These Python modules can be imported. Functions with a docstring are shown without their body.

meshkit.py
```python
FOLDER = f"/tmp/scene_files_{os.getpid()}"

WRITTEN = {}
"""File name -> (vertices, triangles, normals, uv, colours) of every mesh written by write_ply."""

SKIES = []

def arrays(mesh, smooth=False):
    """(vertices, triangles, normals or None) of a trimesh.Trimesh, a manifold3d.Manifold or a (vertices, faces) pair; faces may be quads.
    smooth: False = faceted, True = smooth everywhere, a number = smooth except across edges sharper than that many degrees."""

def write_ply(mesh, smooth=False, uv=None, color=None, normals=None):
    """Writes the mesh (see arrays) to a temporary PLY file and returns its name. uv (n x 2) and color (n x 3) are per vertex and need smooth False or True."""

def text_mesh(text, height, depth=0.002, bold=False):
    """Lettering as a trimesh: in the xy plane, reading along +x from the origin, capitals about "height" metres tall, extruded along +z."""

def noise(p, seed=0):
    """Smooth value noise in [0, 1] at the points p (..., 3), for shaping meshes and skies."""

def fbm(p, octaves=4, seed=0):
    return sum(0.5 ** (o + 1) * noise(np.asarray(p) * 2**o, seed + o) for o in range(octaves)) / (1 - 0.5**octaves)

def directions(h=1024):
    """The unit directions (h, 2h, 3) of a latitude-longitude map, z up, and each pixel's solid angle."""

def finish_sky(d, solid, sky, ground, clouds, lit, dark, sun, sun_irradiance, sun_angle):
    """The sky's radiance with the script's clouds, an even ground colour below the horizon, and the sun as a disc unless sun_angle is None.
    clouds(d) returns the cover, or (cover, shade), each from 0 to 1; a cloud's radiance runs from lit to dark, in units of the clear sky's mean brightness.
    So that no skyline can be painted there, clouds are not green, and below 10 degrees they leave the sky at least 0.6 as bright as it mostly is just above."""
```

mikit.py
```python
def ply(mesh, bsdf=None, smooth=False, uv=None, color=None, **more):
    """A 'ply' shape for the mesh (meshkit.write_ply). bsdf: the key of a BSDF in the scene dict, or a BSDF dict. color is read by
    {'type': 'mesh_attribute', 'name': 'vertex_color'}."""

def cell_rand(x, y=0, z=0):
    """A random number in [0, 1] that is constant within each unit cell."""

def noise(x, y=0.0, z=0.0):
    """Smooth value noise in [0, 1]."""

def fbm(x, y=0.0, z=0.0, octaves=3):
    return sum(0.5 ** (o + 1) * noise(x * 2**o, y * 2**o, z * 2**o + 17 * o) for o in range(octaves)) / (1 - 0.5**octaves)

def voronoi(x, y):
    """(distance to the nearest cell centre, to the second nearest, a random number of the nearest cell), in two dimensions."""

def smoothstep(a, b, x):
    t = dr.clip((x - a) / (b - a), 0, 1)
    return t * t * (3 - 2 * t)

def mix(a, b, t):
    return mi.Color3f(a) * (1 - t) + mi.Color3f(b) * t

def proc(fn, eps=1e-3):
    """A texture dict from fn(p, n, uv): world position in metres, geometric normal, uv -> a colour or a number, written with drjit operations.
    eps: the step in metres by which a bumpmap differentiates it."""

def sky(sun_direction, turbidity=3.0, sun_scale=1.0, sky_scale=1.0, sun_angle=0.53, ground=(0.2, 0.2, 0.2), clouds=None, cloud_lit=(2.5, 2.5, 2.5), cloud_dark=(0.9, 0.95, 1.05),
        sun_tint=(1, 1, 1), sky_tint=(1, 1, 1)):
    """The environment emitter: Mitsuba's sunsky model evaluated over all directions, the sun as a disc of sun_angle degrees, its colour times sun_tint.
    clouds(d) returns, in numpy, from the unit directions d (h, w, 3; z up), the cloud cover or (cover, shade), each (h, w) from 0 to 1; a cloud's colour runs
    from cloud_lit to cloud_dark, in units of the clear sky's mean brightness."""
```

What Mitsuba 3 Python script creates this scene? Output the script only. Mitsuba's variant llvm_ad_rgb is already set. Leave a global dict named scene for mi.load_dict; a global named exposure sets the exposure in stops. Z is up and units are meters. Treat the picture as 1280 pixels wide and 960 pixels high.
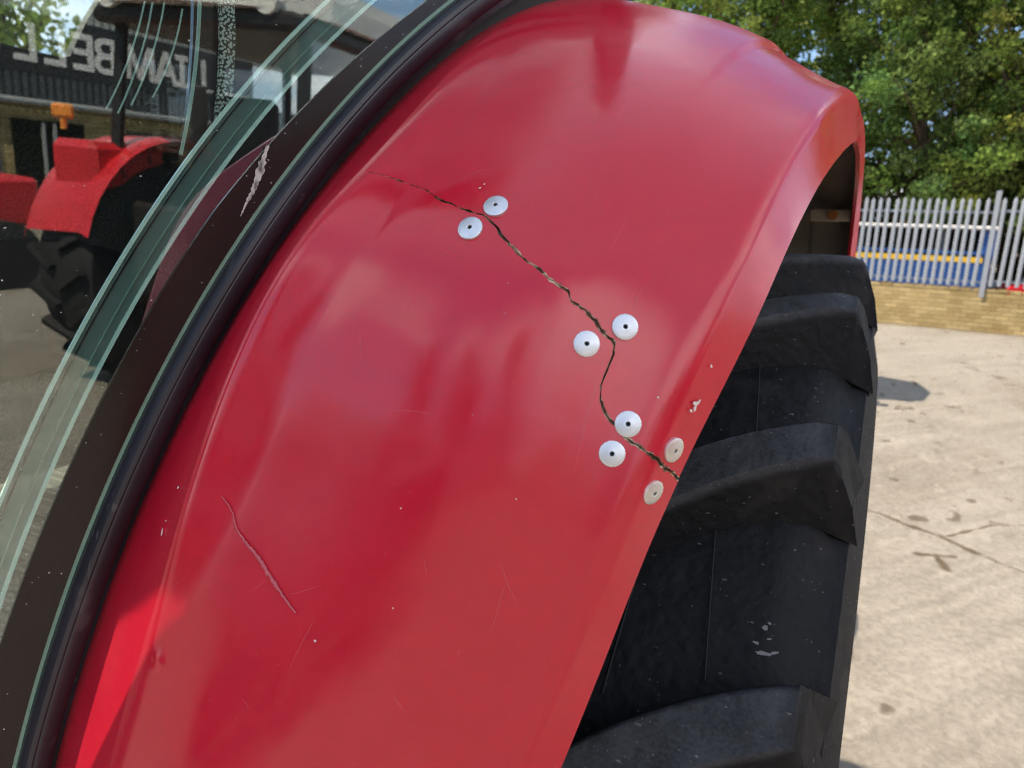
import math, random
import numpy as np, trimesh, drjit as dr, mitsuba as mi, mikit, meshkit
from shapely.geometry import Polygon, LineString, box as sbox
from shapely.ops import unary_union
from scipy.ndimage import map_coordinates
from mikit import proc, noise, fbm, voronoi, cell_rand, smoothstep, mix

T4 = mi.ScalarTransform4f
scene, labels = {}, {}

# ------------------------------------------------------------------ camera, sky, exposure
YAW, PITCH, ROLL = math.radians(25.8), math.radians(12.5), math.radians(2.2)
_fh = np.array([-math.sin(YAW), math.cos(YAW), 0]); _r = np.array([math.cos(YAW), math.sin(YAW), 0])
_fw = _fh * math.cos(PITCH) - np.array([0, 0, math.sin(PITCH)]); _up = _fh * math.sin(PITCH) + np.array([0, 0, math.cos(PITCH)])
_up = _up * math.cos(ROLL) - _r * math.sin(ROLL)
scene['camera'] = {'type': 'thinlens', 'fov': 71.6, 'fov_axis': 'x', 'near_clip': 0.05, 'far_clip': 600.0, 'aperture_radius': 0.0014, 'focus_distance': 0.60,
                   'to_world': T4().look_at(origin=[0, 0, 2.0], target=(np.array([0, 0, 2.0]) + _fw).tolist(), up=_up.tolist())}

def clouds(d):
    q = d / np.maximum(d[..., 2:3] + .25, .12)
    n = meshkit.fbm(np.stack([q[..., 0] * 1.3 + 3.1, q[..., 1] * 1.3 + 7.7, d[..., 2] * 1.5], -1), 6, 5)
    cover = np.clip((n - .43) / .14, 0, 1); cover = cover * cover * (3 - 2 * cover)
    shade = np.clip((meshkit.fbm(np.stack([q[..., 0] * 2.6, q[..., 1] * 2.6, d[..., 2] * 3], -1), 4, 9) - .35) * 1.6, 0, 1)
    k = np.clip((d[..., 2] - .50) / .28, 0, 1); k = k * k * (3 - 2 * k)
    return cover * .95 * (1 - k) + .26 * k, shade * (1 - k) + .3 * k
SUN = (-.50, -.22, .84)
scene['sky'] = mikit.sky(SUN, turbidity=3, clouds=clouds, cloud_lit=(4.6, 4.6, 4.6), cloud_dark=(2.0, 2.05, 2.15), ground=(.3, .27, .22))
exposure = 2.55

# ------------------------------------------------------------------ helpers
def V3(*a): return np.array(a, float)
def rgb(*c): return {'type': 'rgb', 'value': list(c)}
def mat(name, d, two=True):
    scene[name] = {'type': 'twosided', 'bsdf': d} if two else d
    return name
def pr(color, rough=.5, metal=0., spec=.5, **k):
    c = color if isinstance(color, dict) else rgb(*color)
    return {'type': 'principled', 'base_color': c, 'roughness': rough, 'metallic': metal, 'specular': spec, **k}
def numbered(key):
    if key not in scene and not any(k.startswith(key + '__') for k in scene): return key
    i = 1
    while f'{key}_{i:03d}' in scene or any(k.startswith(f'{key}_{i:03d}__') for k in scene): i += 1
    return f'{key}_{i:03d}'
COUNT = {}
def nextkey(key):
    n = COUNT.get(key, 0); COUNT[key] = n + 1
    return key if n == 0 else f'{key}_{n:03d}'
def put(key, mesh, m, smooth=False, **k):
    key = nextkey(key); scene[key] = mikit.ply(mesh, m, smooth=smooth, **k); return key
def lab(key, label=None, category=None, group=None, kind=None):
    d = labels.setdefault(key, {})
    for k, v in (('label', label), ('category', category), ('group', group), ('kind', kind)):
        if v: d[k] = v
def cat(ms): return trimesh.util.concatenate(ms)
def box(x0, x1, y0, y1, z0, z1):
    m = trimesh.creation.box((x1 - x0, y1 - y0, z1 - z0)); m.apply_translation(((x0 + x1) / 2, (y0 + y1) / 2, (z0 + z1) / 2)); return m
def rbox(x0, x1, y0, y1, z0, z1, c=.01):
    """a box with chamfered edges"""
    pts = []
    for sx in (0, 1):
        for sy in (0, 1):
            for sz in (0, 1):
                for k in range(3):
                    o = [c, c, c]; o[k] = 0
                    pts.append([x0 + o[0] if sx == 0 else x1 - o[0], y0 + o[1] if sy == 0 else y1 - o[1], z0 + o[2] if sz == 0 else z1 - o[2]])
    return trimesh.convex.convex_hull(np.array(pts))
def tube(pts, r, sides=10, prof=None, up=(0, 0, 1), cap=True):
    p = np.asarray(pts, float); t = np.gradient(p, axis=0); t /= np.linalg.norm(t, axis=1, keepdims=True) + 1e-12
    up = np.broadcast_to(np.asarray(up, float), p.shape)
    a = np.cross(t, up); bad = np.linalg.norm(a, axis=1) < 1e-3; a[bad] = np.cross(t[bad], [1., 0, 0]); a /= np.linalg.norm(a, axis=1, keepdims=True); b = np.cross(a, t)
    if prof is None:
        th = np.arange(sides) * 2 * np.pi / sides; prof = np.stack([np.cos(th), np.sin(th)], 1)
    n = len(prof); rr = np.broadcast_to(r, (len(p),))[:, None, None]
    v = p[:, None] + rr * (prof[None, :, :1] * a[:, None] + prof[None, :, 1:] * b[:, None])
    i, j = np.meshgrid(np.arange(len(p) - 1), np.arange(n), indexing='ij'); k = (j + 1) % n
    f = np.stack([i * n + j, i * n + k, (i + 1) * n + k, (i + 1) * n + j], -1).reshape(-1, 4)
    f = np.vstack([f[:, [0, 1, 2]], f[:, [0, 2, 3]]]); v = v.reshape(-1, 3)
    if cap:
        L = len(v); v = np.vstack([v, p[:1], p[-1:]]); m = (len(p) - 1) * n; q = np.arange(n); w = (q + 1) % n
        f = np.vstack([f, np.stack([w, q, q * 0 + L], 1), np.stack([m + q, m + w, q * 0 + L + 1], 1)])
    return trimesh.Trimesh(v, f, process=False)
def gridmesh(P, flip=False):
    n, m = P.shape[:2]; i, j = np.meshgrid(np.arange(n - 1), np.arange(m - 1), indexing='ij')
    f = np.stack([i * m + j, i * m + j + 1, (i + 1) * m + j + 1, (i + 1) * m + j], -1).reshape(-1, 4)
    if flip: f = f[:, ::-1]
    return trimesh.Trimesh(P.reshape(-1, 3), np.vstack([f[:, [0, 1, 2]], f[:, [0, 2, 3]]]), process=False)
def extr(poly, d):
    ps = getattr(poly, 'geoms', [poly])
    return cat([trimesh.creation.extrude_polygon(g, d, engine='earcut') for g in ps])
def frame(m, o, ex, ey, ez):
    M = np.eye(4); M[:3, 0], M[:3, 1], M[:3, 2], M[:3, 3] = ex, ey, ez, o
    m = m.copy(); m.apply_transform(M); return m
def lathe(prof, n=32):
    """(radius, height) pairs turned about z"""
    p = np.array(prof, float); th = np.arange(n + 1) * 2 * np.pi / n
    return gridmesh(np.stack([p[:, :1] * np.cos(th), p[:, :1] * np.sin(th), np.broadcast_to(p[:, 1:], (len(p), n + 1))], -1), True)
PIV = np.array([-.486, .432])
def turned(m, deg=-48.):
    m = m.copy(); m.apply_translation((-PIV[0], -PIV[1], 0)); m.apply_transform(trimesh.transformations.rotation_matrix(math.radians(deg), [0, 0, 1])); m.apply_translation((PIV[0], PIV[1], 0)); return m
def cyl(p0, p1, r, n=20): return tube([p0, p1], r, n)

# ------------------------------------------------------------------ materials
def f_concrete(p, n, uv):
    big = fbm(p.x * .35 + 5, p.y * .35, 0, 4); mid = fbm(p.x * 2.3, p.y * 2.3, 3, 4); fine = fbm(p.x * 42, p.y * 42, 0, 3); grit = noise(p.x * 210, p.y * 210, 0)
    c = mix((.202, .188, .164), (.240, .226, .200), smoothstep(.3, .7, big * .5 + mid * .5))
    brush = noise((p.x * .8 - p.y * .6) * 16 + mid * 1.6, (p.x * .6 + p.y * .8) * .7, 2)
    c = c * (.90 + .20 * brush) * (.64 + .52 * fine + .22 * grit)
    stain = smoothstep(.60, .78, fbm(p.x * .9 + 21, p.y * .55, 8, 5)) * .30
    c = mix(c, c * mi.Color3f(.62, .54, .46), stain)
    spots = smoothstep(.70, .78, fbm(p.x * 7, p.y * 4.5, 1, 3)) * smoothstep(.45, .6, fbm(p.x * 1.1, p.y * .8, 31, 2))
    c = mix(c, mi.Color3f(.075, .058, .042), spots * .75)
    pale = smoothstep(.73, .80, fbm(p.x * 9 + 3, p.y * 7, 12, 3))
    c = mix(c, mi.Color3f(.30, .28, .245), pale * .45)
    # cracks and a joint in the slab, with crumbled edges
    wob = (fbm(p.x * 9, p.y * 9, 4, 4) - .5) * .10
    d = mi.Float(9)
    for (x0, y0), (x1, y1), wd in CRACKS:
        vx, vy = x1 - x0, y1 - y0; L = vx * vx + vy * vy
        t = dr.clip(((p.x - x0) * vx + (p.y - y0) * vy) / L, 0, 1)
        d = dr.minimum(d, dr.abs(dr.sqrt(dr.square(p.x - x0 - t * vx) + dr.square(p.y - y0 - t * vy)) + wob * .55) / wd)
    c = mix(c, mi.Color3f(.075, .055, .035), (1 - smoothstep(.4, 1.3, d)) * .85)
    # soil gathered along the foot of the wall
    foot = smoothstep(19.35, 19.95, p.y + .12 * p.x + (fbm(p.x * 5, p.y * 5, 2, 3) - .5) * .5)
    return mix(c, mi.Color3f(.13, .10, .06), foot * .75 * smoothstep(.3, .6, fine))
CRACKS = [((-.3, 5.80), (.34, 5.74), .012), ((.34, 5.74), (.49, 5.61), .016), ((.49, 5.61), (.71, 5.50), .026), ((.71, 5.50), (.90, 5.30), .034), ((.74, 5.50), (1.07, 5.93), .012), ((1.07, 5.93), (1.6, 6.25), .010),
          ((1.6, 6.25), (4.0, 6.1), .012), ((.55, 5.08), (.76, 5.16), .03), ((.66, 5.1), (.70, 4.92), .03), ((.9, 5.3), (1.9, 4.6), .006)]
def f_concrete_h(p, n, uv):
    return (fbm(p.x * 60, p.y * 60, 0, 3) * .0022 + fbm(p.x * 9, p.y * 9, 0, 3) * .006 + noise((p.x * .8 - p.y * .6) * 16, (p.x * .6 + p.y * .8) * .7, 2) * .002)
mat('mat_concrete', {'type': 'bumpmap', 'arbitrary': proc(f_concrete_h, eps=.004), 'scale': 1.0, 'bsdf': {'type': 'diffuse', 'reflectance': proc(f_concrete)}})

def f_paint(p, n, uv):
    a = fbm(p.x * 7, p.y * 7, p.z * 7, 3); b = noise(p.x * 90, p.y * 90, p.z * 90)
    c = mix((.47, .007, .026), (.53, .010, .030), a)
    speck = smoothstep(.90, .95, noise(p.x * 520, p.y * 520, p.z * 520)) * smoothstep(.45, .7, fbm(p.x * 22, p.y * 22, p.z * 22, 2))
    haze = smoothstep(.45, .75, fbm(p.x * 12, p.y * 12, p.z * 5, 4))
    c = mix(c, mi.Color3f(.60, .10, .11), speck * .5 + haze * .10)
    return c * (.97 + .05 * b)
def f_paint_r(p, n, uv):
    a = fbm(p.x * 9, p.y * 9, p.z * 9, 4); s = noise(p.x * 400, p.y * 60, p.z * 60)
    return .11 + .10 * smoothstep(.35, .7, a) + .05 * s
def f_paint_h(p, n, uv):
    return fbm(p.x * 16, p.y * 16, p.z * 16, 2) * .0012 + fbm(p.x * 5, p.y * 5, p.z * 5, 2) * .004
mat('mat_red_paint', {'type': 'bumpmap', 'arbitrary': proc(f_paint_h, eps=.002), 'scale': 1.0,
    'bsdf': {'type': 'principled', 'base_color': proc(f_paint), 'roughness': proc(f_paint_r), 'eta': 1.52, 'clearcoat': .45, 'clearcoat_gloss': .97}})
mat('mat_red_plain', pr((.42, .015, .02), .25, spec=.6, clearcoat=.5, clearcoat_gloss=.9))
mat('mat_red_bright', pr((.55, .02, .03), .25, spec=.6))
def f_skin(p, n, uv):
    a = fbm(p.x * 14, p.y * 14, p.z * 14, 4)
    return mix((.26, .215, .16), (.48, .40, .31), a)
mat('mat_inner_skin', pr(proc(f_skin), .8, spec=.2))
def f_fibre(p, n, uv):
    return mix((.10, .055, .035), (.52, .40, .28), smoothstep(.45, .7, fbm(p.x * 260, p.y * 260, p.z * 260, 3)))
mat('mat_raw_edge', pr(proc(f_fibre), .8, spec=.2))
mat('mat_chip', pr((.68, .60, .60), .6))
mat('mat_scratch', pr((.46, .09, .115), .55))
def f_alu(p, n, uv):
    return .17 + .16 * fbm(p.x * 320, p.y * 320, p.z * 320, 3)
mat('mat_washer', {'type': 'roughconductor', 'material': 'Al', 'specular_reflectance': rgb(.84, .88, .94), 'alpha': proc(f_alu), 'distribution': 'ggx'})
mat('mat_dull_washer', pr((.74, .72, .70), .38, metal=.75))
mat('mat_dust', pr((.55, .56, .52), .8))
mat('mat_scrape', pr(proc(lambda p, n, uv: mix((.10, .09, .085), (.50, .48, .46), smoothstep(.3, .6, fbm(p.x * 300, p.y * 300, p.z * 120, 3)))), .8))
mat('mat_scuff', pr((.22, .22, .22), .8))
mat('mat_rivet', pr((.30, .30, .32), .35, metal=1.))
mat('mat_hole', pr((.01, .01, .01), .9, spec=.1))
def f_tyre(p, n, uv):
    ry, rz = p.y - 1.32, p.z - .993
    r = dr.sqrt(ry * ry + rz * rz)
    a = fbm(p.x * 30, p.y * 30, p.z * 30, 4); sp = noise(p.x * 260, p.y * 260, p.z * 260)
    worn = smoothstep(.968, .981, r)
    c = mix((.0035, .004, .006), (.008, .0085, .011), a)
    c = mix(c, mi.Color3f(.050, .053, .062) * (.25 + 1.0 * a + .5 * noise(p.x * 420, p.y * 420, p.z * 420)), worn * .85)
    dust = smoothstep(.62, .72, fbm(p.x * 11, p.y * 11, p.z * 11, 4)) * .35
    c = mix(c, mi.Color3f(.05, .047, .045), dust * .6)
    return mix(c, mi.Color3f(.32, .31, .30), smoothstep(.90, .97, sp) * .35)
def f_tyre_h(p, n, uv):
    return fbm(p.x * 120, p.y * 120, p.z * 120, 3) * .0022 + fbm(p.x * 25, p.y * 25, p.z * 25, 3) * .004
mat('mat_tyre', {'type': 'bumpmap', 'arbitrary': proc(f_tyre_h, eps=.0015), 'scale': 1.0, 'bsdf': pr(proc(f_tyre), .7, spec=.28)})
mat('mat_tyre_plain', pr((.02, .02, .023), .7, spec=.35))
mat('mat_mould_line', pr((.021, .0225, .027), .8, spec=.2))
def f_seal(p, n, uv):
    a = fbm(p.x * 40, p.y * 12, p.z * 12, 3)
    w = smoothstep(.62, .80, fbm(p.x * 60, p.y * 22, p.z * 22, 4)); s = smoothstep(.80, .92, noise(p.x * 500, p.y * 90, p.z * 90)) * smoothstep(.5, .7, fbm(p.x * 9, p.y * 9, p.z * 9, 2))
    return mix(mix((.010, .010, .015), (.030, .029, .040), a), mi.Color3f(.10, .095, .095), dr.clip(w * .35 + s * .5, 0, 1))
mat('mat_seal', pr(proc(f_seal), .38, spec=.55))
mat('mat_black_plastic', pr((.018, .017, .017), .4, spec=.5))
mat('mat_trim', pr((.016, .011, .010), .2, spec=.4))
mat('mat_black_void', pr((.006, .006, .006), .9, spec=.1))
scene['mat_glass'] = {'type': 'thindielectric', 'int_ior': 2.2, 'ext_ior': 1.0, 'specular_transmittance': rgb(.78, .90, .86), 'specular_reflectance': rgb(.92, 1., .97)}
scene['mat_clear_glass'] = {'type': 'thindielectric', 'int_ior': 1.5, 'ext_ior': 1.0}
scene['mat_glass_edge'] = {'type': 'blendbsdf', 'weight': .55, 'a': {'type': 'thindielectric', 'int_ior': 1.5}, 'b': {'type': 'twosided', 'bsdf': pr((.42, .62, .54), .25, spec=.6)}}
scene['mat_glass_band'] = {'type': 'blendbsdf', 'weight': .55, 'a': {'type': 'thindielectric', 'int_ior': 1.6}, 'b': {'type': 'twosided', 'bsdf': pr((.16, .25, .245), .25, spec=.6)}}
mat('mat_green_edge', pr((.20, .34, .27), .2, spec=.7))
def f_dots(p, n, uv):
    k = 1 / .0085
    d, _, h = voronoi(p.y * k, p.z * k)
    return mix((.15, .165, .155), (.065, .075, .07), smoothstep(.30, .46, d))
mat('mat_dotted', pr(proc(f_dots), .7))
def f_frit(p, n, uv):
    d, _, q = voronoi(p.y * 420, p.z * 420)
    return mix((.42, .46, .42), (.02, .022, .02), smoothstep(.34, .46, d))
mat('mat_frit', pr(proc(f_frit), .6))
mat('mat_edge_highlight', pr((.62, .82, .77), .2, spec=.7))  # bright highlight along the inner pane edges, put into the colour
mat('mat_cab_inner', pr((.035, .034, .034), .7, spec=.3))
mat('mat_galv', pr((.33, .36, .40), .45, metal=.35, spec=.5))
def f_brick(p, n, uv):
    row = dr.floor(p.z / .1); u = p.x / .27 + .5 * (row - 2 * dr.floor(row / 2)); col = dr.floor(u)
    fu, fz = u - col, p.z / .1 - row
    m = smoothstep(.0, .03, fu) * smoothstep(.0, .03, 1 - fu) * smoothstep(.03, .16, fz) * smoothstep(.0, .08, 1 - fz)
    h = cell_rand(row, col, 3); a = fbm(p.x * 20, p.z * 20, 1, 3); w = fbm(p.x * .9, p.z * 1.6, 7, 3)
    c = mix((.24, .175, .07), (.44, .35, .18), h * .7 + a * .4) * (.72 + .5 * w)
    return mix((.06, .045, .025), c, m)
mat('mat_brick', pr(proc(f_brick), .9, spec=.2))
def f_brick_y(p, n, uv): return f_brick(mi.Point3f(p.y, p.x, p.z), n, uv)
mat('mat_brick_side', pr(proc(f_brick_y), .9, spec=.2))
mat('mat_cladding', pr((.40, .43, .42), .6)); mat('mat_sign', pr((.025, .028, .033), .5)); mat('mat_letters', pr((.75, .75, .75), .6))
mat('mat_dark_metal', pr((.07, .08, .09), .5)); mat('mat_grey_metal', pr((.30, .32, .33), .5)); mat('mat_navy', pr((.05, .07, .11), .5))
mat('mat_white', pr((.70, .70, .68), .4)); mat('mat_cream', pr((.62, .60, .48), .5)); mat('mat_orange', pr((.75, .25, .04), .3)); mat('mat_chrome', pr((.6, .6, .6), .18, metal=1.))
mat('mat_blue', pr((.018, .075, .27), .4)); mat('mat_yellow', pr((.75, .48, .03), .5)); mat('mat_tinted', pr((.015, .018, .02), .12, spec=.8))
mat('mat_silver_car', pr((.35, .38, .42), .35, metal=.3)); mat('mat_rust', pr((.28, .10, .03), .8, spec=.2))
mat('mat_bark', pr((.10, .075, .05), .9, spec=.1))
scene['mat_leaf'] = {'type': 'principledthin', 'base_color': {'type': 'mesh_attribute', 'name': 'vertex_color'}, 'roughness': .42, 'spec_trans': 0.0, 'diff_trans': .75}
# ================================================================== the setting
g = np.array([[-160, -120, 0], [160, -120, 0], [160, 160, 0], [-160, 160, 0.]])
scene['ground'] = mikit.ply((g, [[0, 1, 2], [0, 2, 3]]), 'mat_concrete'); lab('ground', 'pale weathered concrete yard, cracked and stained, running to the brick wall', 'yard', kind='structure')

wy = lambda x: 20.05 - .12 * x                                   # line of the boundary wall
WD = np.array([1, -.12, 0]) / np.hypot(1, .12); WN = np.array([-.12, -1, 0]) / np.hypot(1, .12)
def on_wall(m, x, z=0, out=0.): return frame(m, np.array([x, wy(x), z]) + WN * out, WD, -WN, V3(0, 0, 1))
put('boundary_wall__brickwork', on_wall(box(-14, 3.0, 0, .215, 0, .93), 0), 'mat_brick')
put('boundary_wall__brickwork', on_wall(box(3.0, 15.6, -.012, .215, 0, .90), 0), 'mat_brick')
rs = np.random.default_rng(3)
for i, x in enumerate(np.arange(-2.0, 6.2, .24)):                # top course, bricks laid on edge, uneven
    put('boundary_wall__brick', on_wall(rbox(0, .225, -.006 - rs.uniform(0, .008), .21, 0, .075 + rs.uniform(-.006, .008), .008), x, .902 if x > 3 else .932), 'mat_brick')
lab('boundary_wall', 'low buff brick wall under the steel palisade fence', 'wall')

def pale_mesh(h, w=.08):
    xs = np.array([-w / 2, -w * .2, 0, w * .2, w / 2]); ys = np.array([0, -.014, -.009, -.014, 0])
    F = [[(x, y, 0) for x, y in zip(xs, ys)], [(x, y, h - .07 - abs(x) * .3) for x, y in zip(xs, ys)], [(x * .12, y * .5, h - abs(x) * .3) for x, y in zip(xs, ys)]]
    a = np.array(F, float); b = a + V3(0, .0035, 0)
    m = cat([gridmesh(a, True), gridmesh(b)])
    for k in (0, -1): m = cat([m, gridmesh(np.stack([a[:, k], b[:, k]], 1), k == -1)])
    return m
rs = np.random.default_rng(8)
pales = [pale_mesh(2.0 + dz) for dz in (-.008, 0, .01)]
px = -4.0; n = 0
while px < 6.0:
    right = px > 2.55
    if abs(px - 2.50) > .075:
        m = pales[n % 3].copy(); m.apply_transform(trimesh.transformations.rotation_matrix(rs.normal(0, .006), [0, 1, 0]))
        put('palisade_fence__pale', on_wall(m, px, (1.04 if not right else 1.07) + rs.normal(0, .006), .02), 'mat_galv')
    px += .166; n += 1
for x0, x1, zz in ((-4.1, 2.46, 0), (2.55, 6.1, .04)):
    for z in (1.16, 2.74):
        put('palisade_fence__rail', on_wall(cat([box(x0, x1, 0, .045, 0, .006), box(x0, x1, 0, .006, -.045, 0)]), 0, z + zz, -.025), 'mat_galv')
for x in (-3.4, -.42, 2.50, 5.45):
    put('palisade_fence__post', on_wall(cat([box(-.05, .05, 0, .006, .80, 3.2), box(-.004, .004, .006, .09, .80, 3.2), box(-.05, .05, .09, .096, .80, 3.2)]), x, .0, .045), 'mat_galv')
lab('palisade_fence', 'grey galvanised steel palisade fence with pointed pales on the brick wall', 'fence')

# ---- blue lorry body behind the fence
def lorry():
    k = 'lorry'
    put(k + '__side_panel', rbox(-4.5, 2.95, 22.6, 24.6, .62, 1.60, .03), 'mat_blue')
    put(k + '__stripe', box(-4.5, 2.75, 22.585, 22.597, 1.52, 1.66), 'mat_yellow')
    put(k + '__top_rail', rbox(-4.5, 2.95, 22.57, 22.66, 1.72, 1.80, .01), 'mat_blue')
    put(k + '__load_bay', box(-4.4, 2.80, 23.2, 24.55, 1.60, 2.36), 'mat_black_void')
    put(k + '__roof', rbox(-4.55, 3.0, 22.5, 24.7, 2.38, 2.47, .02), 'mat_white')
    for x in (-3.0, -1.2, .55, 1.75): put(k + '__pillar', box(x, x + .07, 22.66, 22.74, 1.60, 2.38), 'mat_dark_metal')
    put(k + '__rear_pillar', rbox(2.62, 2.98, 22.62, 22.95, 1.60, 2.38, .02), 'mat_blue')
    for x in (-3.4, -.6, 1.9): put(k + '__wheel', cyl((x, 22.7, .48), (x, 23.0, .48), .48, 24), 'mat_tyre_plain')
    put(k + '__cab', rbox(-6.3, -4.6, 22.5, 24.6, .6, 2.7, .08), 'mat_blue')
    lab(k, 'blue lorry with yellow stripe and pale roof behind the palisade fence', 'lorry')
lorry()
def car(key, x, y, m, label):
    prof = [(-2.0, .35), (-2.05, .75), (-1.85, .95), (-1.2, 1.0), (-.75, 1.42), (.75, 1.45), (1.3, 1.02), (1.95, .9), (2.05, .6), (2.0, .35)]
    b = trimesh.creation.extrude_polygon(Polygon(prof), 1.7, engine='earcut')
    put(key + '__body', frame(b, V3(x, y + 1.7, 0), V3(1, 0, 0), V3(0, 0, 1), V3(0, -1, 0)), m)
    w = Polygon([(-1.05, 1.03), (-.7, 1.36), (.68, 1.38), (1.1, 1.05)])
    put(key + '__window', frame(extr(w, .02), V3(x, y - .004, 0), V3(1, 0, 0), V3(0, 0, 1), V3(0, -1, 0)), 'mat_tinted')
    for dx in (-1.3, 1.3): put(key + '__wheel', cyl((x + dx, y - .02, .32), (x + dx, y + .2, .32), .32, 20), 'mat_tyre_plain')
    lab(key, label, 'car')
car('car', 5.35, 22.6, 'mat_red_bright', 'small red car glimpsed between the fence pales')
car('car_001', 5.2, 25.0, 'mat_silver_car', 'silver car parked beyond the red car behind the fence')

# ---- trees beyond the fence
def leaf_mesh(cent, size, rng, tint):
    """one folded leaf spray per centre"""
    n = len(cent)
    d = rng.normal(size=(n, 3)); d[:, 2] -= .45; d /= np.linalg.norm(d, axis=1, keepdims=True)
    s = np.cross(d, rng.normal(size=(n, 3))); s /= np.linalg.norm(s, axis=1, keepdims=True)
    nn = np.cross(d, s); L = size * rng.uniform(.6, 1.35, (n, 1)); W = L * rng.uniform(.28, .5, (n, 1))
    v = np.stack([cent, cent + d * L * .5 + s * W + nn * W * .35, cent + d * L, cent + d * L * .5 - s * W + nn * W * .35], 1).reshape(-1, 3)
    i = np.arange(n)[:, None] * 4
    f = np.vstack([i + [0, 1, 2], i + [0, 2, 3]])
    c = np.repeat(np.clip(tint * rng.uniform(.55, 1.45, (n, 1)) * np.array([[1, 1, 1]]) + rng.uniform(-.01, .012, (n, 1)) * [[1.2, 1, .2]], .006, .5), 4, 0)
    return (v, f), c
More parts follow.
